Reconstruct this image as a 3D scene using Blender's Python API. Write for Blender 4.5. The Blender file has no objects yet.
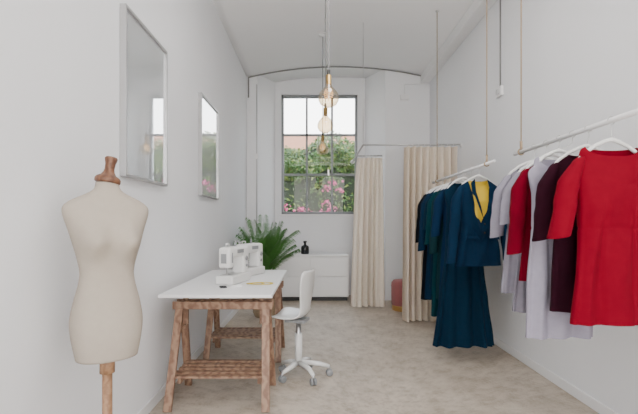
import bpy, math, random
from mathutils import Vector, Matrix
random.seed(7)
PI=math.pi
# ------------------------------------------------------------------ materials
def mat(name,col,rough=0.6,metal=0.0,var=0.06,nscale=8,bump=0.0,bscale=60,emit=None,trans=0.0,sheen=0.0,spec=None):
    m=bpy.data.materials.new(name); m.use_nodes=True
    nt=m.node_tree; b=nt.nodes['Principled BSDF']
    tc=nt.nodes.new('ShaderNodeTexCoord')
    n=nt.nodes.new('ShaderNodeTexNoise'); n.inputs['Scale'].default_value=nscale; n.inputs['Detail'].default_value=5
    nt.links.new(tc.outputs['Object'],n.inputs['Vector'])
    mx=nt.nodes.new('ShaderNodeMix'); mx.data_type='RGBA'
    c=Vector(col)
    mx.inputs[6].default_value=(*[max(0,x*(1-var)) for x in c],1)
    mx.inputs[7].default_value=(*[min(1,x*(1+var)) for x in c],1)
    nt.links.new(n.outputs['Fac'],mx.inputs[0])
    nt.links.new(mx.outputs[2],b.inputs['Base Color'])
    b.inputs['Roughness'].default_value=rough; b.inputs['Metallic'].default_value=metal
    if spec is not None: b.inputs['Specular IOR Level'].default_value=spec
    if bump>0:
        n2=nt.nodes.new('ShaderNodeTexNoise'); n2.inputs['Scale'].default_value=bscale; n2.inputs['Detail'].default_value=4
        nt.links.new(tc.outputs['Object'],n2.inputs['Vector'])
        bp=nt.nodes.new('ShaderNodeBump'); bp.inputs['Strength'].default_value=bump; bp.inputs['Distance'].default_value=0.01
        nt.links.new(n2.outputs['Fac'],bp.inputs['Height']); nt.links.new(bp.outputs['Normal'],b.inputs['Normal'])
    if sheen: b.inputs['Sheen Weight'].default_value=sheen
    if trans: b.inputs['Transmission Weight'].default_value=trans
    if emit:
        b.inputs['Emission Color'].default_value=(*emit[0],1); b.inputs['Emission Strength'].default_value=emit[1]
    return m
def wood(name,c1,c2,scale=6):
    m=mat(name,c1,0.5)
    nt=m.node_tree; b=nt.nodes['Principled BSDF']
    tc=nt.nodes['Texture Coordinate']
    w=nt.nodes.new('ShaderNodeTexWave'); w.inputs['Scale'].default_value=scale; w.inputs['Distortion'].default_value=9
    w.inputs['Detail'].default_value=3; w.inputs['Detail Scale'].default_value=2
    nt.links.new(tc.outputs['Object'],w.inputs['Vector'])
    r=nt.nodes.new('ShaderNodeValToRGB'); r.color_ramp.elements[0].color=(*c1,1); r.color_ramp.elements[1].color=(*c2,1)
    nt.links.new(w.outputs['Fac'],r.inputs[0]); nt.links.new(r.outputs[0],b.inputs['Base Color'])
    return m
M_wall=mat('plaster_white',(0.79,0.80,0.825),0.85,var=0.03,nscale=2,bump=0.15,bscale=20)
M_ceil=mat('plaster_ceiling',(0.84,0.84,0.85),0.9,var=0.01,nscale=2)
M_trim=mat('trim_white',(0.80,0.80,0.81),0.5,var=0.01)
M_white=mat('white_laminate',(0.82,0.82,0.83),0.35,var=0.01)
M_wplast=mat('white_plastic',(0.74,0.74,0.73),0.3,var=0.01)
M_gplast=mat('grey_plastic',(0.26,0.27,0.28),0.35,var=0.03)
M_black=mat('black_gloss',(0.012,0.013,0.016),0.25,var=0.1)
M_dark=mat('dark_metal',(0.05,0.05,0.05),0.5,0.6)
M_chrome=mat('brushed_metal',(0.6,0.6,0.6),0.3,1.0,var=0.03)
M_silver=mat('silver_frame',(0.50,0.50,0.51),0.4,0.5,var=0.05)
M_frame=mat('mirror_frame',(0.46,0.46,0.47),0.4,0.6,var=0.05)
M_winfr=mat('window_paint',(0.24,0.255,0.27),0.5,var=0.03)
M_cable=mat('cable_grey',(0.20,0.20,0.20),0.6)
M_wood=wood('oak_wood',(0.20,0.105,0.065),(0.35,0.215,0.14),5)
M_wood2=wood('walnut_wood',(0.10,0.04,0.02),(0.18,0.08,0.04),12)
M_wood3=wood('pine_pole',(0.25,0.13,0.065),(0.35,0.20,0.11),12)
M_linen=mat('mannequin_linen',(0.40,0.352,0.298),0.95,var=0.05,nscale=40,bump=0.15,bscale=500,spec=.1)
M_rope=mat('jute_rope',(0.34,0.25,0.16),0.9,var=0.2,nscale=200)
M_leaf=mat('palm_leaf',(0.06,0.18,0.035),0.5,var=0.5,nscale=6)
M_pot=mat('basket_pot',(0.35,0.26,0.17),0.8,var=0.3,nscale=40)
M_soil=mat('soil',(0.05,0.035,0.025),0.95,var=0.3)
M_pink=mat('pink_velvet',(0.28,0.085,0.085),0.8,var=0.15,nscale=20,sheen=0.15)
M_gold=mat('gold_band',(0.75,0.5,0.2),0.3,1.0)
M_yellow=mat('yellow_tape',(0.70,0.52,0.01),0.5)
M_yfab=mat('yellow_silk',(0.70,0.47,0.02),0.5,var=0.1)
M_fil=mat('filament',(1,0.6,0.2),0.5,emit=((1,0.6,0.25),3))
def fabric(n,c,rough=0.9,spec=0.08,sheen=0.0): return mat(n,c,rough,var=0.12,nscale=30,bump=0.15,bscale=350,sheen=sheen,spec=spec)
F_red=fabric('red_crepe',(0.185,0.001,0.012)); F_red2=fabric('crimson_crepe',(0.14,0.0008,0.011))
F_plum=fabric('plum_wool',(0.022,0.003,0.009)); F_lav=fabric('lavender_wool',(0.27,0.255,0.31))
F_lav2=fabric('pale_lilac',(0.31,0.29,0.36)); F_navy=fabric('navy_wool',(0.004,0.020,0.048)); F_navy2=fabric('petrol_crepe',(0.003,0.017,0.036))
F_teal=fabric('teal_crepe',(0.003,0.035,0.045)); F_black=fabric('black_wool',(0.004,0.005,0.007)); F_blue=fabric('ink_blue',(0.004,0.02,0.055))
F_slate=fabric('slate_teal',(0.006,0.028,0.034))
def curmat(n,c):
    M_cur=fabric(n,c)
    nt=M_cur.node_tree; out=nt.nodes['Material Output']; bs=nt.nodes['Principled BSDF']
    tr=nt.nodes.new('ShaderNodeBsdfTranslucent'); tr.inputs[0].default_value=(min(1,c[0]*1.05),min(1,c[1]*1.05),c[2],1)
    ms=nt.nodes.new('ShaderNodeMixShader'); ms.inputs[0].default_value=0.3
    nt.links.new(bs.outputs[0],ms.inputs[1]); nt.links.new(tr.outputs[0],ms.inputs[2]); nt.links.new(ms.outputs[0],out.inputs[0])
    return M_cur
M_curA=curmat('cream_linen',(0.86,0.785,0.695)); M_curB=curmat('sand_linen',(0.79,0.70,0.595))
def thin_glass(name,tint,fac=0.06):
    m=bpy.data.materials.new(name); m.use_nodes=True; nt=m.node_tree; nt.nodes.clear()
    o=nt.nodes.new('ShaderNodeOutputMaterial'); t=nt.nodes.new('ShaderNodeBsdfTransparent'); t.inputs[0].default_value=(*tint,1)
    g=nt.nodes.new('ShaderNodeBsdfGlossy'); g.inputs['Roughness'].default_value=0.02
    lw=nt.nodes.new('ShaderNodeLayerWeight'); lw.inputs[0].default_value=0.25
    mm=nt.nodes.new('ShaderNodeMath'); mm.operation='MULTIPLY_ADD'; mm.inputs[1].default_value=0.6; mm.inputs[2].default_value=fac
    x=nt.nodes.new('ShaderNodeMixShader')
    nt.links.new(lw.outputs['Facing'],mm.inputs[0]); nt.links.new(mm.outputs[0],x.inputs[0])
    nt.links.new(t.outputs[0],x.inputs[1]); nt.links.new(g.outputs[0],x.inputs[2]); nt.links.new(x.outputs[0],o.inputs[0])
    return m
M_glass=thin_glass('window_glass',(0.97,0.98,0.98),0.02)
M_bulb=thin_glass('amber_glass',(0.84,0.74,0.58),0.14)
def mirror_mat():
    m=mat('picture_glass',(0.74,0.77,0.80),0.3,var=0.05,nscale=3)
    nt=m.node_tree; o=nt.nodes['Material Output']; b=nt.nodes['Principled BSDF']
    g=nt.nodes.new('ShaderNodeBsdfGlossy'); g.inputs['Roughness'].default_value=0.01; g.inputs['Color'].default_value=(0.92,0.94,0.96,1)
    x=nt.nodes.new('ShaderNodeMixShader'); x.inputs[0].default_value=0.68
    nt.links.new(b.outputs[0],x.inputs[1]); nt.links.new(g.outputs[0],x.inputs[2]); nt.links.new(x.outputs[0],o.inputs[0])
    return m
M_mirror=mirror_mat()
def floor_mat():
    m=mat('concrete_floor',(0.5,0.45,0.38),0.55)
    nt=m.node_tree; b=nt.nodes['Principled BSDF']; tc=nt.nodes['Texture Coordinate']
    a=nt.nodes.new('ShaderNodeTexNoise'); a.inputs['Scale'].default_value=1.8; a.inputs['Detail'].default_value=14; a.inputs['Roughness'].default_value=0.8
    f=nt.nodes.new('ShaderNodeTexNoise'); f.inputs['Scale'].default_value=14; f.inputs['Detail'].default_value=10; f.inputs['Roughness'].default_value=0.8
    for n in(a,f): nt.links.new(tc.outputs['Object'],n.inputs['Vector'])
    r=nt.nodes.new('ShaderNodeValToRGB'); e=r.color_ramp.elements
    e[0].position=0.34; e[0].color=(0.37,0.305,0.235,1); e[1].position=0.64; e[1].color=(0.60,0.53,0.445,1)
    nt.links.new(a.outputs['Fac'],r.inputs[0])
    r2=nt.nodes.new('ShaderNodeValToRGB'); e=r2.color_ramp.elements
    e[0].position=0.34; e[0].color=(0.62,0.59,0.55,1); e[1].position=0.54; e[1].color=(1,1,1,1)
    nt.links.new(f.outputs['Fac'],r2.inputs[0])
    mx=nt.nodes.new('ShaderNodeMix'); mx.data_type='RGBA'; mx.blend_type='MULTIPLY'; mx.inputs[0].default_value=0.85
    nt.links.new(r.outputs[0],mx.inputs[6]); nt.links.new(r2.outputs[0],mx.inputs[7]); nt.links.new(mx.outputs[2],b.inputs['Base Color'])
    bp=nt.nodes.new('ShaderNodeBump'); bp.inputs['Strength'].default_value=0.25; bp.inputs['Distance'].default_value=0.01
    nt.links.new(f.outputs['Fac'],bp.inputs['Height']); nt.links.new(bp.outputs[0],b.inputs['Normal'])
    return m
M_floor=floor_mat()
# ------------------------------------------------------------------ mesh builder
class MB:
    def __init__(s,name): s.name=name; s.v=[]; s.f=[]; s.fm=[]; s.sm=[]; s.mats=[]; s.M=Matrix()
    def mi(s,m):
        if m not in s.mats: s.mats.append(m)
        return s.mats.index(m)
    def add(s,vs,fs,m,smooth=True,M=None):
        o=len(s.v); T=s.M @ (M if M else Matrix())
        s.v+= [tuple(T@Vector(p)) for p in vs]
        k=s.mi(m)
        for f in fs: s.f.append(tuple(i+o for i in f)); s.fm.append(k); s.sm.append(smooth)
    def box(s,c,d,m,M=None,bev=0.0,taper=1.0):
        x,y,z=[a/2 for a in d]
        vs=[(-x,-y,-z),(x,-y,-z),(x,y,-z),(-x,y,-z),(-x*taper,-y*taper,z),(x*taper,-y*taper,z),(x*taper,y*taper,z),(-x*taper,y*taper,z)]
        fs=[(0,3,2,1),(4,5,6,7),(0,1,5,4),(1,2,6,5),(2,3,7,6),(3,0,4,7)]
        T=Matrix.Translation(c) @ (M if M else Matrix())
        if bev>0:
            import bmesh
            bm=bmesh.new(); bv=[bm.verts.new(p) for p in vs]
            for f in fs: bm.faces.new([bv[i] for i in f])
            bmesh.ops.bevel(bm,geom=bm.edges[:],offset=bev,segments=3,profile=0.5,affect='EDGES')
            bm.verts.ensure_lookup_table(); bm.verts.index_update()
            vs=[tuple(v.co) for v in bm.verts]; fs=[[v.index for v in f.verts] for f in bm.faces]; bm.free()
            s.add(vs,fs,m,False,T)
        else: s.add(vs,fs,m,False,T)
    def beam(s,p0,p1,w,h,m,up=(0,0,1)):
        p0=Vector(p0);p1=Vector(p1);d=p1-p0;L=d.length;d.normalize()
        u=Vector(up); x=u.cross(d)
        if x.length<1e-4: x=Vector((1,0,0)).cross(d)
        x.normalize(); y=d.cross(x)
        R=Matrix((x,y,d)).transposed().to_4x4()
        s.box((p0+p1)/2,(w,h,L),m,R,bev=min(w,h)*0.08)
    def tube(s,pts,r,m,n=10,cap=True):
        pts=[Vector(p) for p in pts]; vs=[];fs=[]
        rs=r if isinstance(r,(list,tuple)) else [r]*len(pts)
        ref=None
        for i,p in enumerate(pts):
            t=(pts[min(i+1,len(pts)-1)]-pts[max(i-1,0)]).normalized()
            if ref is None:
                ref=t.orthogonal().normalized()
            ref=(ref-t*ref.dot(t)).normalized(); b=t.cross(ref)
            for k in range(n):
                a=2*PI*k/n; vs.append(p+ref*math.cos(a)*rs[i]+b*math.sin(a)*rs[i])
        for i in range(len(pts)-1):
            for k in range(n):
                fs.append((i*n+k,i*n+(k+1)%n,(i+1)*n+(k+1)%n,(i+1)*n+k))
        if cap: fs.append(tuple(range(n))); fs.append(tuple((len(pts)-1)*n+k for k in range(n)))
        s.add(vs,fs,m)
    def lathe(s,prof,c,m,n=28,M=None):
        vs=[];fs=[]
        for r,z in prof:
            for k in range(n):
                a=2*PI*k/n; vs.append((r*math.cos(a),r*math.sin(a),z))
        for i in range(len(prof)-1):
            for k in range(n): fs.append((i*n+k,i*n+(k+1)%n,(i+1)*n+(k+1)%n,(i+1)*n+k))
        s.add(vs,fs,m,True,Matrix.Translation(c)@(M if M else Matrix()))
    def loft(s,rings,m,cap0=False,cap1=False,closed=True):
        n=len(rings[0]); vs=[p for r in rings for p in r]; fs=[]
        for i in range(len(rings)-1):
            for k in range(n if closed else n-1): fs.append((i*n+k,i*n+(k+1)%n,(i+1)*n+(k+1)%n,(i+1)*n+k))
        if cap0: fs.append(tuple(range(n)))
        if cap1: fs.append(tuple((len(rings)-1)*n+k for k in range(n)))
        s.add(vs,fs,m)
    def done(s,recalc=True,solid=0,subd=0,parent=None):
        me=bpy.data.meshes.new(s.name)
        V=s.v; xs=[p[0] for p in V];ys=[p[1] for p in V];zs=[p[2] for p in V]
        c=Vector(((min(xs)+max(xs))/2,(min(ys)+max(ys))/2,min(zs)))
        me.from_pydata([tuple(Vector(p)-c) for p in V],[],s.f)
        for m in s.mats: me.materials.append(m)
        me.polygons.foreach_set('material_index',s.fm); me.polygons.foreach_set('use_smooth',s.sm)
        me.update()
        if recalc:
            import bmesh
            bm=bmesh.new(); bm.from_mesh(me); bmesh.ops.recalc_face_normals(bm,faces=bm.faces[:]); bm.to_mesh(me); bm.free()
        ob=bpy.data.objects.new(s.name,me); bpy.context.scene.collection.objects.link(ob); ob.location=c
        if solid: md=ob.modifiers.new('sol','SOLIDIFY'); md.thickness=solid; md.offset=0
        if subd: md=ob.modifiers.new('sub','SUBSURF'); md.levels=subd; md.render_levels=subd
        if parent:
            ob.parent=parent; ob.matrix_parent_inverse=Matrix.Translation(-parent.location)
        return ob
def Rz(a): return Matrix.Rotation(math.radians(a),4,'Z')
def Rx(a): return Matrix.Rotation(math.radians(a),4,'X')
def Ry(a): return Matrix.Rotation(math.radians(a),4,'Y')
def T(x,y,z): return Matrix.Translation((x,y,z))
# ------------------------------------------------------------------ room
XL,XR=-1.03,1.77
YF,YB,YW=-2.2,6.5,7.0
SP,CR=3.42,3.59
def quick(name,boxes,m,bev=0):
    b=MB(name)
    for c0,c1 in boxes:
        b.box([(c0[i]+c1[i])/2 for i in range(3)],[abs(c1[i]-c0[i]) for i in range(3)],m,bev=bev)
    return b.done()
quick('floor',[((XL-0.2,YF-0.2,-0.1),(XR+0.2,YW+0.25,0))],M_floor)
quick('wall_left',[((XL-0.2,YF-0.2,0),(XL,YW+0.25,3.9))],M_wall)
quick('wall_right',[((XR,YF-0.2,0),(XR+0.2,YW+0.25,3.9))],M_wall)
quick('wall_front',[((XL,YF-0.2,0),(XL+0.25,YF,3.42)),((XR-0.25,YF-0.2,0),(XR,YF,3.42)),((XL+0.25,YF-0.2,3.0),(XR-0.25,YF,3.42)),((XL+0.25,YF-0.2,0),(XR-0.25,YF,0.15))],M_wall)
b=MB('ceiling'); N=28; cx=(XL+XR)/2; hw=(XR-XL)/2; rise=CR-SP
rr=(hw*hw+rise*rise)/(2*rise)
def vault(x): return CR-rr+math.sqrt(rr*rr-(x-cx)**2)
lo=[]
for i in range(N+1):
    x=XL+(XR-XL)*i/N; lo.append((x,vault(x)))
rings=[]
for y in (YF-0.2,YB,YW+0.25):
    rings.append([(x,y,z) for x,z in lo]+[(XR,y,3.9),(XL,y,3.9)])
b.loft(rings,M_ceil,True,True); b.done()
WX0,WX1,WZ0,WZ1=-0.54,0.72,1.33,3.31
def prism(b,poly,z0,z1,m):
    n=len(poly); vs=[(x,y,z0) for x,y in poly]+[(x,y,z1) for x,y in poly]
    fs=[tuple(range(n))[::-1],tuple(range(n,2*n))]+[(i,(i+1)%n,n+(i+1)%n,n+i) for i in range(n)]
    b.add(vs,fs,m,False)
b=MB('wall_back')
prism(b,[(XL,YB),(-0.86,YB),(-0.64,YW),(-0.64,YW+0.25),(XL,YW+0.25)],0,3.6,M_wall)
prism(b,[(XR,YB),(1.09,YB),(0.84,YW),(0.84,YW+0.25),(XR,YW+0.25)],0,3.6,M_wall)
for c0,c1 in [((-0.64,YW,0),(WX0,YW+.25,3.6)),((WX1,YW,0),(0.84,YW+.25,3.6)),((WX0,YW,0),(WX1,YW+.25,WZ0)),((WX0,YW,WZ1),(WX1,YW+.25,3.6))]:
    b.box([(c0[i]+c1[i])/2 for i in range(3)],[abs(c1[i]-c0[i]) for i in range(3)],M_wall)
b.done()
b=MB('window_1'); yw=YW+0.08
def fr(x0,z0,x1,z1,t=0.04,m=M_winfr): b.box(((x0+x1)/2,yw,(z0+z1)/2),(x1-x0,t,z1-z0),m,bev=0.004)
fr(WX0,WZ0,WX1,WZ0+.045,.06);fr(WX0,WZ1-.045,WX1,WZ1,.06);fr(WX0,WZ0,WX0+.04,WZ1,.06);fr(WX1-.04,WZ0,WX1,WZ1,.06)
for i in (1,2):
    x=WX0+(WX1-WX0)*i/3; fr(x-.018,WZ0,x+.018,WZ1)
for i in (1,2):
    z=WZ0+(WZ1-WZ0)*i/3; fr(WX0,z-.018,WX1,z+.018)
b.box(((WX0+WX1)/2+.15,yw-.03,WZ0+.69),(.02,.02,.1),M_chrome)
b.add([(WX0,yw,WZ0),(WX1,yw,WZ0),(WX1,yw,WZ1),(WX0,yw,WZ1)],[(0,1,2,3)],M_glass,False)
b.done()
quick('trim_1',[((WX0-.02,YW-.03,WZ0-.03),(WX1+.02,YW+.05,WZ0))],M_trim,0.004)
b=MB('trim_2'); b.tube([(x,YB-.012,vault(x)-.02) for x in [XL+.03+(XR-XL-.06)*i/30 for i in range(31)]],.011,M_cable,8)
b.tube([(XL+.03,YB-.012,vault(XL+.03)-.02),(XL+.03,YB-.012,3.1)],.011,M_cable,8); b.done()
b=MB('conduit_pipe'); b.tube([(-0.875,YB-.012,3.3),(-0.875,YB-.012,0.9)],.008,M_silver,8)
b.box((-0.875,YB-.02,2.2),(.05,.03,.08),M_trim); b.done()
quick('baseboard_right',[((XR-.012,YF,0),(XR,YB,0.07))],M_trim,0.003)
quick('baseboard_left',[((XL,YF,0),(XL+.012,YB,0.07))],M_trim,0.003)
quick('trim_3',[((XR-.14,YF,3.33),(XR,YB,3.45))],M_ceil,0.01)
b=MB('wall_switch'); b.tube([(XR-.008,4.02,3.32),(XR-.008,4.02,2.47)],.007,M_cable,8)
b.box((XR-.015,4.02,2.42),(.03,.12,.09),M_trim,bev=.005); b.box((XR-.035,4.02,2.42),(.012,.06,.05),M_silver,bev=.003); b.done()
b=MB('alarm_sensor'); b.box((1.38,YB-.02,3.1),(.13,.035,.08),M_trim,bev=.006); b.tube([(1.38,YB-.01,3.14),(1.38,YB-.01,3.3),(XR-.03,YB-.01,3.32)],.006,M_trim,6); b.done()
# ------------------------------------------------------------------ framed mirrors
for y0,y1 in ((2.25,2.89),(3.77,4.45)):
    b=MB('framed_mirror'); z0,z1=1.425,2.34; X0=XL; X1=XL+.035; t=.016
    for a,c in (((y0,z0),(y1,z0+t)),((y0,z1-t),(y1,z1)),((y0,z0+t),(y0+t,z1-t)),((y1-t,z0+t),(y1,z1-t))):
        b.box(((X0+X1)/2,(a[0]+c[0])/2,(a[1]+c[1])/2),(X1-X0,c[0]-a[0],c[1]-a[1]),M_frame,bev=.002)
    b.box((X0+.012,(y0+y1)/2,(z0+z1)/2),(.02,y1-y0-2*t,z1-z0-2*t),M_mirror)
    b.done()
# ------------------------------------------------------------------ mannequin
def interp(tab,z):
    for i in range(len(tab)-1):
        a,c=tab[i],tab[i+1]
        if a[0]<=z<=c[0]:
            p0=tab[max(i-1,0)];p3=tab[min(i+2,len(tab)-1)]
            t=(z-a[0])/(c[0]-a[0]); out=[]
            for k in range(1,len(a)):
                m1=(c[k]-p0[k])/(c[0]-p0[0])*(c[0]-a[0]) if c[0]!=p0[0] else 0
                m2=(p3[k]-a[k])/(p3[0]-a[0])*(c[0]-a[0]) if p3[0]!=a[0] else 0
                out.append((2*t**3-3*t*t+1)*a[k]+(t**3-2*t*t+t)*m1+(-2*t**3+3*t*t)*c[k]+(t**3-t*t)*m2)
            return out
    return list(tab[-1][1:])
tab=[(0.645,.112,.094,.100),(0.72,.126,.101,.113),(0.79,.132,.096,.113),(0.87,.119,.088,.094),(0.935,.103,.080,.077),(0.98,.098,.079,.070),
(1.04,.108,.088,.075),(1.10,.124,.096,.086),(1.16,.141,.093,.094),(1.205,.155,.080,.090),(1.235,.156,.064,.078),(1.258,.134,.054,.066),(1.28,.092,.048,.056),(1.298,.058,.044,.049),(1.315,.045,.041,.044),(1.335,.042,.040,.042)]
b=MB('dressmaker_mannequin'); b.M=T(-0.822,1.69,0)@Rz(38)
n=56; rings=[]
K=70
for i in range(K+1):
    z=.645+(1.335-.645)*i/K; a,f,k=interp(tab,z)
    r=[]
    for j in range(n):
        th=2*PI*j/n; x=math.cos(th); y=math.sin(th)
        e=0.9
        px=a*math.copysign(abs(x)**e,x); py=(k if y>0 else f)*math.copysign(abs(y)**e,y)
        if y<0:
            for sx in(-1,1):
                g=math.exp(-((px-sx*.066)/.046)**2-((z-1.10)/.055)**2); py-=.058*g*min(1,-y*1.5)
        else:
            for sx in(-1,1):
                py+=.022*math.exp(-((px-sx*.065)/.06)**2-((z-.76)/.07)**2)
        r.append((px,py,z))
    rings.append(r)
b.loft(rings,M_linen,True,True)
b.lathe([(0,-.002),(.045,-.002),(.048,.003),(.048,.014),(.042,.022),(.028,.030),(.021,.042),(.018,.055),(.019,.075),(.023,.09),(.024,.098),(.02,.103),(0,.105)],(0,0,0),M_wood2,M=T(0,0,1.335)@Ry(9))
b.tube([(0,0,.65),(0,0,.05)],.019,M_wood3,16)
b.lathe([(0,.58),(.028,.58),(.028,.62),(.02,.64),(0,.64)],(0,0,.0),M_wood3)
for k in range(3):
    a=2*PI*k/3+.4; p=(math.cos(a),math.sin(a))
    b.tube([(p[0]*.01,p[1]*.01,.19),(p[0]*.1,p[1]*.1,.13),(p[0]*.17,p[1]*.17,.016)],[.018,.017,.014],M_wood3,10)
b.lathe([(0,.22),(.03,.22),(.035,.18),(.03,.1),(0,.1)],(0,0,0),M_wood3)
b.done()
# ------------------------------------------------------------------ table
b=MB('work_table')
TX0,TX1,TY0,TY1=-0.97,-0.26,2.64,4.07
b.box(((TX0+TX1)/2,(TY0+TY1)/2,.72),(TX1-TX0,TY1-TY0,.022),M_white,bev=.003)
tcx=(TX0+TX1)/2+.01
for yc in (2.86,3.80):
    for sx in(-1,1):
        x=tcx+sx*.285
        for sy in(-1,1):
            b.beam((x,yc+sy*.035,.635),(x+sx*.02,yc+sy*.225,0.004),.05,.024,M_wood,up=(0,1,0))
        b.beam((x-sx*.03,yc-.15,.17),(x-sx*.03,yc+.15,.17),.022,.04,M_wood)
        b.beam((x-sx*.028,yc-.0,.50),(x-sx*.028,yc,.69),.035,.022,M_wood,up=(0,1,0))
        b.beam((x,yc-.09,.50),(x,yc+.09,.50),.022,.045,M_wood)
    b.beam((tcx-.33,yc-.045,.632),(tcx+.33,yc-.045,.632),.05,.022,M_wood,up=(0,1,0))
    b.beam((tcx-.33,yc+.045,.632),(tcx+.33,yc+.045,.632),.05,.022,M_wood,up=(0,1,0))
    b.beam((tcx-.33,yc,.692),(tcx+.33,yc,.692),.05,.034,M_wood)
    for i in range(5):
        y=yc-.15+.3*i/4
        b.box((tcx,y,.198),(.6,.045,.014),M_wood,bev=.002)
b.done()
def sewing(x,y,z,rot,s=.88):
    b=MB('sewing_machine'); b.M=T(x,y,z)@Rz(rot)@Matrix.Diagonal((s,s,s*1.05,1))
    b.box((0,0,.035),(.36,.16,.07),M_wplast,bev=.014)
    b.box((-.02,-.0,.071),(.25,.11,.004),M_chrome)
    b.box((.13,0,.17),(.10,.115,.24),M_wplast,bev=.02)
    b.box((.0,0,.25),(.35,.11,.085),M_wplast,bev=.025)
    b.box((-.13,0,.195),(.095,.105,.13),M_wplast,bev=.02)
    b.tube([(-.13,-.01,.14),(-.13,-.01,.075)],.005,M_chrome,8)
    b.tube([(-.12,.0,.14),(-.12,.0,.085)],.007,M_chrome,8)
    b.box((-.13,-.01,.080),(.02,.03,.005),M_chrome)
    b.lathe([(0,0),(.035,0),(.038,.006),(.038,.02),(.03,.026),(0,.026)],(.175,0,.235),M_gplast,M=Ry(90))
    b.lathe([(0,0),(.02,0),(.02,.01),(0,.012)],(.13,-.055,.19),M_gplast,M=Rx(90))
    b.lathe([(0,0),(.013,0),(.013,.01),(0,.012)],(.13,-.055,.13),M_gplast,M=Rx(90))
    b.lathe([(0,0),(.016,0),(.016,.003),(.011,.006),(.011,.035),(.016,.038),(0,.04)],(.05,.01,.288),M_gplast)
    b.tube([(.05,.01,.29),(.05,.01,.35)],.0025,M_chrome,6)
    b.tube([(-.1,.02,.29),(-.1,.02,.315),(-.04,.02,.315),(-.04,.02,.29)],.005,M_wplast,8)
    b.box((-.177,0,.205),(.006,.05,.075),M_gplast,bev=.002)
    b.box((-.13,-.054,.21),(.015,.004,.08),M_gplast)
    b.box((.02,-.056,.255),(.12,.003,.03),M_gplast)
    b.done()
sewing(-.605,3.20,.731,74); sewing(-.56,3.68,.731,68)
b=MB('tape_measure'); vs=[];fs=[]
P=[]
for i in range(70):
    t=i/69; a=t*9.5; r=.035+.03*t
    P.append(Vector((-.43+math.cos(a)*r*1.6+.05*t,3.11+math.sin(a)*r*.9,.7335+.002*math.sin(a*2)+.003*t)))
for i,p in enumerate(P):
    d=(P[min(i+1,69)]-P[max(i-1,0)]).normalized(); s_=Vector((-d.y,d.x,0))*.011
    vs+= [p-s_,p+s_]
for i in range(69): fs.append((2*i,2*i+1,2*i+3,2*i+2))
b.add(vs,fs,M_yellow); b.done(solid=.0012)
b=MB('fabric_scissors'); b.M=T(-.60,2.95,.735)@Rz(20)
b.beam((0,0,0),(.10,.012,0),.002,.014,M_chrome); b.beam((0,.006,.001),(.10,.0,.001),.002,.014,M_chrome)
for s_ in(-1,1): b.tube([(-.03+.022*math.cos(a),s_*.02+.016*math.sin(a),0) for a in [2*PI*i/16 for i in range(17)]],.004,M_black,8)
b.done()
# ------------------------------------------------------------------ office chair
b=MB('swivel_chair'); b.M=T(-.10,3.27,0)@Rz(-16)
prof=[(-.19,.447,.13),(-.18,.460,.16),(-.15,.466,.185),(-.10,.458,.195),(-.05,.452,.195),(.02,.456,.185),(.055,.474,.16),(.075,.512,.135),(.082,.56,.13),(.088,.61,.15),(.094,.68,.18),(.10,.75,.185),(.105,.80,.17),(.108,.82,.13)]
rings=[]
for x,z,w in prof:
    r=[]
    for j in range(17):
        u=-1+2*j/16
        cv=.022*u*u
        if z<.5: r.append((x-.02,u*w,z+cv))
        else: r.append((x-.02-cv*1.3,u*w,z))
    rings.append(r)
b2=MB('shell'); b2.M=b.M; b2.loft(rings,M_wplast,closed=False)
b.tube([(-.02,0,.437),(-.02,0,.11)],[.02,.02],M_chrome,16)
b.tube([(-.02,0,.33),(-.02,0,.09)],.028,M_wplast,16)
b.box((-.03,0,.432),(.16,.14,.025),M_gplast,bev=.006)
b.tube([(-.02,.05,.422),(-.03,.2,.41)],.006,M_gplast,8)
for k in range(5):
    a=2*PI*k/5+.35; c,s_=math.cos(a),math.sin(a); o=Vector((.02,0,0))
    b.tube([Vector((-.02,0,0))+Vector((c*.02,s_*.02,.105)),o+Vector((c*.12,s_*.12,.095)),o+Vector((c*.20,s_*.20,.072))],[.022,.018,.014],M_wplast,12)
    q=o+Vector((c*.20,s_*.20,0))
    b.tube([q+Vector((0,0,.075)),q+Vector((0,0,.04))],.008,M_chrome,8)
    for w in(-1,1):
        b.lathe([(0,-.009),(.020,-.009),(.026,-.005),(.026,.005),(.020,.009),(0,.009)],q+Vector((-s_*w*.014,c*w*.014,.026)),M_gplast,20,M=Rz(math.degrees(a))@Rx(90))
chair=b.done(); b2.done(recalc=True,solid=.012,subd=1,parent=chair)
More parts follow.
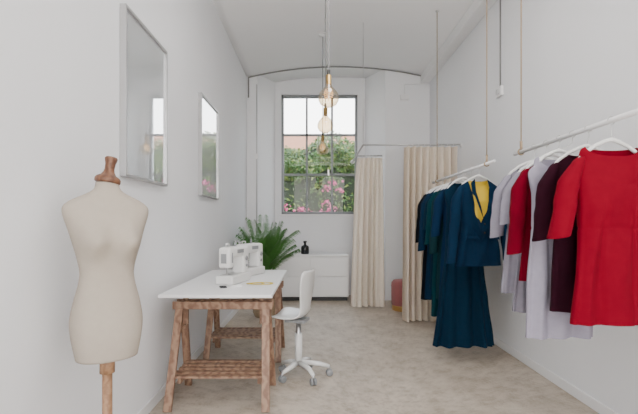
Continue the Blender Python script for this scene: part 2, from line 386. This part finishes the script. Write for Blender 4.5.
# ------------------------------------------------------------------ palm
b=MB('potted_palm'); px,py=-.62,5.40
b.lathe([(0,.0),(.13,0),(.155,.06),(.165,.25),(.155,.41),(.16,.43),(.145,.43),(.14,.39),(0,.39)],(px,py,0),M_pot)
b.lathe([(.143,.395),(.05,.405),(0,.41)],(px,py,0),M_soil)
for k in range(40):
    az=2*PI*k/40*3.0+random.uniform(-.3,.3); L=random.uniform(.60,1.02); lean=random.uniform(.15,1.0)
    base=Vector((px+.05*math.cos(az),py+.05*math.sin(az),.40)); P=[]
    for i in range(15):
        t=i/14; h=L*(t-.28*lean*t*t*1.3); out=lean*.43*t**1.7
        P.append(base+Vector((math.cos(az)*out,math.sin(az)*out,h)))
    for p in P: p.x=max(p.x,XL+.06)
    b.tube(P,[.006-.0045*i/14 for i in range(15)],M_leaf,6)
    for i in range(4,15):
        for sd in(-1,1):
            for hh in (0,.33,.66):
                if i==14 and hh: continue
                p=P[i].lerp(P[min(i+1,14)],hh); d=(P[min(i+1,14)]-P[i-1]).normalized(); s_=Vector((-math.sin(az),math.cos(az),0))*sd
                ln=.17*(1-.5*abs((i-8)/7)); dr=(s_*.75+d*.7+Vector((0,0,-.05))).normalized()
                tip=p+dr*ln+Vector((0,0,-.06)); mid=p+dr*ln*.5; wv=d*.006
                vs=[p,mid+wv,tip,mid-wv]
                for q in vs: q.x=max(q.x,XL+.012)
                b.add(vs,[(0,1,2,3)],M_leaf)
b.done(recalc=False)
# ------------------------------------------------------------------ cabinet & vase
b=MB('low_cabinet'); X0,X1,Y0,Y1=-.64,.53,6.44,6.93
b.box(((X0+X1)/2,(Y0+Y1)/2+.02,.03),(X1-X0-.04,Y1-Y0-.06,.06),M_dark)
b.box(((X0+X1)/2,(Y0+Y1)/2+.01,.37),(X1-X0-.01,Y1-Y0-.03,.62),M_white)
b.box(((X0+X1)/2,(Y0+Y1)/2,.69),(X1-X0,Y1-Y0,.025),M_white,bev=.003)
W=(X1-X0)/2
for i in range(2):
    for z0,z1 in((.07,.37),(.378,.67)):
        b.box((X0+W*(i+.5),Y0+.008,(z0+z1)/2),(W-.01,.016,z1-z0),M_white,bev=.003)
b.done()
b=MB('black_vase'); b.lathe([(0,0),(.055,0),(.062,.01),(.062,.10),(.055,.125),(.022,.14),(.018,.15),(.018,.175),(.03,.18),(.03,.20),(.012,.205),(0,.205)],(-.14,6.62,.703),M_black); b.done()
b=MB('velvet_pouf'); b.lathe([(0,.0),(.165,.0),(.17,.01),(.17,.07)],(1.235,5.80,0),M_gold); b.lathe([(.168,.07),(.175,.08),(.178,.2),(.178,.33),(.176,.37),(.15,.405),(.08,.415),(0,.417)],(1.235,5.80,0),M_pink)
b.lathe([(.178,.32),(.1825,.325),(.1825,.335),(.178,.34)],(1.235,5.80,0),M_pink); b.done()
# ------------------------------------------------------------------ curtains
def curtain(b,x0,x1,y,z0,z1,nf,amp,seed,m,xt0=None,xt1=None):
    rnd=random.Random(seed); ph=[rnd.uniform(0,6) for _ in range(6)]
    xt0=x0 if xt0 is None else xt0; xt1=x1 if xt1 is None else xt1
    R=[]
    for i in range(31):
        t=i/30; z=z1+(z0-z1)*t; r=[]
        for j in range(201):
            u=j/200; xa=xt0+(x0-xt0)*t**.6; xb=xt1+(x1-xt1)*t**.6
            w=2*PI*nf*u+ .8*math.sin(3*u*2+ph[0])+.3*t*math.sin(5*u+ph[1])
            x=xa+(xb-xa)*u+.012*math.cos(w*1.0)*(.5+t)
            a=amp*(.55+.55*t)*(1+.35*math.sin(7*u+ph[2]))
            r.append((x,y+a*math.sin(w)+.012*math.sin(2.3*w+ph[3])*t,z+.008*math.sin(9*u+ph[4])*t))
        R.append(r)
    b.loft(R,m,closed=False)
def crings(b,x0,x1,y,z,n):
    for i in range(n):
        x=x0+(x1-x0)*(i+.5)/n
        b.tube([(x,y+.02*math.cos(a),z-.006+.02*math.sin(a)) for a in [2*PI*k/14 for k in range(15)]],.002,M_trim,6)
RZ=2.12
b=MB('curtain_rail')
b.tube([(.59,5.1,RZ),(XR,5.1,RZ)],.011,M_silver,12); b.tube([(.59,5.1,RZ),(.59,6.5,RZ)],.011,M_silver,12)
b.tube([(.59,5.92,RZ),(.95,5.92,RZ)],.011,M_silver,12)
b.lathe([(0,0),(.03,0),(.03,.012),(0,.014)],(.59,6.5,RZ),M_trim,M=Rx(90)); b.lathe([(0,0),(.03,0),(.03,.012),(0,.014)],(XR,5.1,RZ),M_trim,M=Ry(-90))
b.tube([(.59,5.1,RZ),(.59,5.1,vault(.59)+.01)],.003,M_chrome,6)
b.done()
b=MB('linen_curtain'); curtain(b,.50,.97,5.92,.03,RZ-.03,6,.06,1,M_curA,.60,.95); crings(b,.6,.94,5.92,RZ,7); b.done(recalc=False)
b=MB('linen_curtain'); curtain(b,1.05,1.685,5.10,.02,RZ-.025,8,.07,2,M_curB,1.07,1.71); crings(b,1.08,1.70,5.1,RZ,9); b.done(recalc=False)
# ------------------------------------------------------------------ clothes rails
RX,RL=1.35,1.64
def rail(y0,y1,ropes):
    b=MB('hanging_clothes_rail'); b.tube([(RX,y0,RL),(RX,y1,RL)],.013,M_trim,14)
    for y in ropes:
        zt=vault(RX)
        b.tube([(RX,y,RL-.004),(RX,y,zt)],.0045,M_rope,8)
        b.tube([(RX+.018*math.cos(a),y+.003*math.sin(a*.5),RL+.018*math.sin(a)) for a in [2*PI*k/14 for k in range(15)]],.005,M_rope,8)
        b.tube([(RX,y,RL+.02),(RX,y,RL+.07)],.009,M_rope,8)
        b.lathe([(0,0),(.02,-.0),(.02,-.01),(0,-.02)],(RX,y,zt),M_chrome,12)
    b.done()
rail(1.25,2.86,(1.45,2.77)); rail(3.18,4.82,(3.32,4.66))
def garment(name,y,zt,L,m,prof,sl=0,slr=(.058,.05),dip=.03,nd=5,amp=.012,rot=0,dep=.05,dx=0,neck=.085,ws=.185,inner=None,vneck=False,seed=0,sleeve_out=.045,lapel=None,waist=.37):
    rnd=random.Random(seed)
    ph=[rnd.uniform(0,6.28) for _ in range(4)]
    b=MB(name); b.M=T(RX+dx,y,zt)@Rz(rot)
    def body(m,sc,dp,inset=0,LL=L,vn=False):
        tb=[(0,neck),( .012,neck+.02),(.045,ws*.82),(.065,ws*.95),(.095,ws),(.2,ws-.022)]+[p for p in prof]
        R=[];K=84;n=120
        for i in range(K+1):
            q=(i/K)**1.25*LL; a=interp(tb,q)[0] if q<tb[-1][0] else tb[-1][1]
            a*=sc
            seam=.006*math.exp(-((q-waist)/.008)**2)
            d0=dep*(.5+.5*min(1,q/.15))+ (a-ws)*.25*max(0,min(1,(q-.3)/.3)); d0=max(.02,d0-inset-seam)
            a-=seam*.5
            am=amp*max(0,(q-.18)/max(.1,LL-.18))
            r=[]
            for j in range(n):
                th=2*PI*j/n; c=math.cos(th); s_=math.sin(th)
                w1=math.sin(nd*th*2+ph[0]+.9*math.sin(2*th+ph[1])); w1=math.copysign(abs(w1)**1.3,w1)
                rip=am*w1+am*.6*math.sin(nd*th+ph[2]+q*2)
                X=a*math.copysign(abs(c)**.85,c)*(1+rip*.6)
                Y=(d0+rip)*math.copysign(abs(s_)**.75,s_)
                if s_<0:
                    for sx in(-1,1):
                        Y-=.018*math.exp(-((X-sx*.075)/.05)**2-((q-.27)/.07)**2)
                        Y+=.007*math.exp(-((X-sx*(.07+.04*max(0,.25-q)))/.007)**2)*(1 if q>.26 else max(0,1-(.26-q)/.04))
                Y+=.005*math.sin(X*38+q*16+ph[3])*min(1,q*4)
                fade=max(0,1-q/(.30 if not vn else .62))
                if s_<0:
                    if vn: off=dp*max(0,1-abs(X)/(neck+.02))**1.0*fade
                    else: off=dp*(abs(s_)**.8)*fade
                else: off=.012*abs(s_)*fade
                r.append((X,Y,-q-off))
            R.append(r)
        b.loft(R,m)
    body(m,1,dip,vn=vneck)
    if inner: body(inner,.9,.05,.012,LL=min(L,.5))
    if sl>0:
        for sx in(-1,1):
            R=[]; K=24
            for i in range(K+1):
                t=i/K; q=.048+(sl)*t
                g=min(1,t*sl/.10)
                cxx=ws-.045+.042*g**.8+sleeve_out*t; rx=(.014+(slr[0]-.014)*g**.6); rx=rx+(slr[1]-slr[0])*t; ry=rx*.72
                r=[]
                for j in range(24):
                    a=2*PI*j/24; w=1+.06*math.sin(3*a+q*25+ph[3])*t+.05*math.sin(q*60+2*math.cos(a)+ph[2])*math.exp(-((t-.55)/.2)**2)
                    r.append((sx*(cxx+rx*math.cos(a)*w*.78),ry*math.sin(a)*w-.012*t-.008,-q-.009*math.cos(a)*g))
                R.append(r)
            b.loft(R,m)
            e=R[-1]; e2=[(p[0],p[1]*.9,p[2]+.012) for p in e]; b.loft([e,e2],m)
    if lapel:
        for sx in(-1,1):
            Yf=-dep-.018
            vs=[(sx*.055,-dep*.6,.004),(sx*.10,-dep*.85,-.03),(sx*.105,Yf,-.12),(sx*.085,Yf-.006,-.14),(sx*.006,Yf-.010,-.33),(sx*.03,Yf-.008,-.22),(sx*.065,Yf*.9,-.1)]
            b.add(vs,[(0,1,2,6),(6,2,3,5),(5,3,4)],m,False)
        for z in(-.36,-.43): b.lathe([(0,0),(.009,0),(.009,.003),(0,.004)],(.012,-dep-.012,z),M_black,12,M=Rx(90))
        for sx in(-1,1): b.box((sx*.10,-dep-.008,-.47),(.1,.016,.03),m,bev=.003)
    b.tube([(-ws+.03,0,-.060),(-ws*.72,0,-.036),(-.08,0,.004),(-.03,0,.026),(0,0,.034),(.03,0,.026),(.08,0,.004),(ws*.72,0,-.036),(ws-.03,0,-.060)],[.006,.0085,.009,.0095,.011,.0095,.009,.0085,.006],M_wplast,8)
    top=RL-zt
    c_=Matrix.Rotation(math.radians(-rot),3,'Z')@Vector((-dx,0,0))
    k0=c_.x
    pts=[(0,0,.034),(k0*.5,0,.034+(top-.05-.034)*.5),(k0,0,top-.045)]+[(k0+.0175*math.cos(a),c_.y,top+.0175*math.sin(a)) for a in [-PI/2+(k/14)*1.5*PI for k in range(0,15)]]
    b.tube(pts,.0022,M_chrome,8)
    return b.done(recalc=False)
# near rail
garment('red_dress',1.93,1.52,.80,F_red,[(.37,.155),(.6,.175),(.80,.195)],sl=.36,slr=(.060,.062),dip=.045,nd=4,amp=.016,rot=5,dep=.05,neck=.125,seed=1,dx=.0,ws=.192,sleeve_out=.075)
garment('plum_dress',2.09,1.52,.78,F_plum,[(.37,.150),(.6,.168),(.78,.175)],sl=.38,dip=.05,nd=3,amp=.009,rot=-4,dep=.042,seed=2,dx=-.01)
garment('lilac_dress',2.22,1.52,.94,F_lav2,[(.38,.150),(.6,.165),(.94,.18)],dip=.06,nd=4,amp=.016,rot=3,dep=.035,neck=.11,ws=.165,seed=3,dx=-.07)
garment('crimson_jacket',2.34,1.52,.66,F_red2,[(.37,.155),(.66,.19)],sl=.46,dip=.12,nd=4,amp=.012,rot=5,dep=.042,seed=4,dx=-.04)
garment('grey_dress',2.47,1.52,.86,F_lav,[(.37,.150),(.86,.18)],sl=.30,dip=.07,nd=5,amp=.015,rot=-3,dep=.038,neck=.10,seed=15,dx=-.01)
garment('lavender_dress',2.60,1.52,.77,F_lav,[(.37,.152),(.77,.19)],sl=.38,dip=.07,nd=5,amp=.015,rot=-4,dep=.042,neck=.10,seed=5,dx=-.01)
# far rail
garment('navy_jacket',3.46,1.53,.70,F_navy,[(.37,.150),(.5,.175),(.70,.205)],sl=.62,slr=(.060,.048),dip=.33,vneck=True,nd=3,amp=.010,rot=14,dep=.05,neck=.085,inner=M_yfab,lapel=True,seed=6,sleeve_out=.07,dx=-.01,ws=.195)
garment('navy_gown',3.64,1.53,1.40,F_navy2,[(.4,.15),(.7,.17),(1.40,.26)],dip=.06,nd=6,amp=.028,rot=2,dep=.04,neck=.10,ws=.17,seed=7,dx=-.07)
garment('blue_dress',3.80,1.53,1.22,F_blue,[(.4,.155),(.7,.175),(1.22,.2)],sl=.42,dip=.05,nd=5,amp=.012,rot=-3,dep=.038,seed=8,dx=-.04)
garment('slate_coat',3.93,1.53,1.05,F_slate,[(.4,.16),(.7,.18),(1.05,.19)],sl=.58,dip=.10,nd=4,amp=.010,rot=2,dep=.038,seed=12,dx=-.03)
garment('teal_dress',4.06,1.53,1.24,F_teal,[(.4,.16),(.7,.18),(1.24,.2)],sl=.50,dip=.05,nd=5,amp=.012,rot=-2,dep=.038,seed=9,dx=-.03)
garment('petrol_dress',4.19,1.53,1.0,F_navy2,[(.4,.16),(1.0,.19)],sl=.36,dip=.05,nd=5,amp=.012,rot=2,dep=.038,seed=10,dx=-.02)
garment('navy_coat',4.32,1.53,1.12,F_navy,[(.4,.16),(1.12,.195)],sl=.58,dip=.08,nd=4,amp=.010,rot=-2,dep=.038,seed=13,dx=-.03)
garment('black_dress',4.46,1.53,1.15,F_black,[(.4,.16),(1.15,.2)],sl=.5,dip=.05,nd=5,amp=.012,rot=3,dep=.038,seed=11,dx=-.03)
# ------------------------------------------------------------------ pendant bulbs
for y in (3.2,4.1,5.4):
    b=MB('pendant_bulb_lamp'); x=.11; z=2.05
    b.lathe([(0,0),(.03,.003),(.06,.02),(.076,.05),(.078,.075),(.068,.105),(.045,.135),(.026,.155),(.020,.17)],(x,y,z),M_bulb,28)
    b.tube([(x,y,z+.165),(x,y,z+.24)],.021,M_gold,14); b.tube([(x,y,z+.235),(x,y,z+.28)],.012,M_dark,12)
    b.tube([(x,y,z+.27),(x,y,vault(x))],.004,M_cable,6)
    b.lathe([(0,-.035),(.05,-.033),(.055,0),(0,0)],(x,y,vault(x)),M_trim,20)
    pts=[]
    for i in range(60):
        a=i/59*2*PI*5; rr2=.022+.014*math.sin(i/59*PI); pts.append((x+rr2*math.cos(a),y+rr2*math.sin(a),z+.06+.075*i/59))
    b.tube(pts,.0011,M_fil,5)
    b.tube([(x,y,z+.05),(x,y,z+.165)],.0025,M_trim,6)
    b.done(recalc=False)
# ------------------------------------------------------------------ outside
M_grass=mat('outside_ground',(0.2,0.2,0.12),0.9,var=0.3)
b=MB('ground_outside'); b.box((0,17.3,-.06),(30,20,.1),M_grass); b.done()
M_hl=mat('hedge_leaf',(0.03,0.08,0.012),0.6,var=0.7,nscale=2.5); M_hd=mat('hedge_dark',(0.006,0.014,0.004),0.9,var=0.5)
M_fl=mat('bougainvillea',(0.34,0.03,0.12),0.6,var=0.3)
M_hy=mat('hedge_leaf_light',(0.10,0.14,0.02),0.6,var=0.4,nscale=3)
b=MB('flowering_hedge'); rnd=random.Random(3)
def htop(x): return 2.98+.16*math.sin(x*1.7+.5)+.10*math.sin(x*5)
R=[]
for i in range(41):
    x=-4+8*i/40; h=htop(x)-.15; R.append([(x,10.0,-.01),(x,9.75,h*.5),(x,9.85,h),(x,10.4,h),(x,10.6,-.01)])
b.loft(R,M_hd,True,True)
for i in range(17000):
    x=rnd.uniform(-3,3.4); z=rnd.uniform(.6,1)**.6*htop(x)+.05 if rnd.random()<.7 else rnd.uniform(.2,htop(x)); y=9.72+.12*math.sin(x*4+z*5)+rnd.uniform(-.14,.12)
    if z>htop(x)-.25: y+=rnd.uniform(0,.6)
    s_=rnd.uniform(.03,.06); d1=Vector((rnd.gauss(0,1),rnd.gauss(0,.6),rnd.gauss(0,1))).normalized(); d2=d1.orthogonal().normalized()
    c=Vector((x,y,z)); vs=[c-d1*s_,c+d2*s_*.5,c+d1*s_,c-d2*s_*.5]
    b.add(vs,[(0,1,2,3)],M_hy if rnd.random()<.3 else M_hl)
for k in range(17):
    cx_=rnd.uniform(-1.0,1.6); cz=rnd.uniform(1.3,2.3)
    for i in range(16):
        c=Vector((cx_+rnd.gauss(0,.06),9.5+rnd.uniform(-.05,.1),cz+rnd.gauss(0,.04))); s_=rnd.uniform(.02,.032); d1=Vector((rnd.gauss(0,1),rnd.gauss(0,.4),rnd.gauss(0,1))).normalized(); d2=d1.orthogonal()
        b.add([c-d1*s_,c+d2*s_,c+d1*s_,c-d2*s_],[(0,1,2,3)],M_fl)
b.done(recalc=False)
M_brick=mat('ochre_wall',(0.16,0.10,0.06),0.9,var=0.4,nscale=5); M_tile=mat('terracotta_roof',(0.26,0.11,0.055),0.8,var=0.4,nscale=12)
b=MB('neighbour_house'); b.box((1,16.5,1.9),(9,3,3.8),M_brick)
vs=[(-4,14.8,3.75),(6,14.8,3.75),(6,18.2,3.75),(-4,18.2,3.75),(-4,16.5,4.6),(6,16.5,4.6)]
b.add(vs,[(0,1,5,4),(2,3,4,5),(0,4,3),(1,2,5),(0,3,2,1)],M_tile,False)
b.box((3,15.8,4.6),(.5,.5,.9),M_brick)
b.done()
# ------------------------------------------------------------------ light
w=bpy.data.worlds.new('World'); bpy.context.scene.world=w; w.use_nodes=True
nt=w.node_tree; bg=nt.nodes['Background']
tc=nt.nodes.new('ShaderNodeTexCoord'); sp=nt.nodes.new('ShaderNodeSeparateXYZ'); nt.links.new(tc.outputs['Generated'],sp.inputs[0])
cr=nt.nodes.new('ShaderNodeValToRGB'); e=cr.color_ramp.elements; e[0].position=0.0; e[0].color=(1.0,0.93,0.84,1); e[1].position=.5; e[1].color=(0.82,0.90,1.0,1)
nt.links.new(sp.outputs['Z'],cr.inputs[0]); nt.links.new(cr.outputs[0],bg.inputs[0]); bg.inputs[1].default_value=8.5
def area(name,loc,rot,sx,sy,e,col,parent=None):
    l=bpy.data.lights.new(name,'AREA'); l.shape='RECTANGLE'; l.size=sx; l.size_y=sy; l.energy=e; l.color=col
    o=bpy.data.objects.new(name,l); o.location=loc; o.rotation_euler=[math.radians(a) for a in rot]; bpy.context.scene.collection.objects.link(o)
    if parent: o.parent=parent; o.matrix_parent_inverse=Matrix.Translation(-parent.location)
area('shopfront_daylight',(.37,YF-.05,1.7),(90,0,0),2.2,2.6,18,(1.0,0.985,0.97))
for y in (-.4,1.2,2.8):  # overhead panels and their lamps: added out of view as soft fill light
    b=MB('added_fill_panel'); zc=3.40; x=.37
    b.box((x,y,zc+.03),(.66,1.06,.03),M_trim,bev=.005)
    for sx in(-1,1):
        for sy in(-1,1): b.tube([(x+sx*.25,y+sy*.4,zc+.04),(x+sx*.25,y+sy*.4,vault(x+sx*.25)+.005)],.003,M_chrome,6)
    p=b.done(); area('added_fill_lamp',(x,y,zc+.008),(0,0,0),.6,1.0,(7,12,20)[[-.4,1.2,2.8].index(y)],(1.0,0.97,0.94),p)
s=bpy.data.lights.new('sun','SUN'); s.energy=2.5; s.angle=.1; s.color=(1,.9,.75); o=bpy.data.objects.new('sun',s); o.rotation_euler=(math.radians(55),0,math.radians(-35)); bpy.context.scene.collection.objects.link(o)
# ------------------------------------------------------------------ camera
cam=bpy.data.cameras.new('camera'); co=bpy.data.objects.new('camera',cam); bpy.context.scene.collection.objects.link(co)
co.location=(0,0,1.17); co.rotation_euler=(PI/2,0,0); cam.lens=23.98; cam.sensor_width=36; cam.shift_x=5/638; cam.shift_y=17/638; cam.clip_start=.05
bpy.context.scene.camera=co
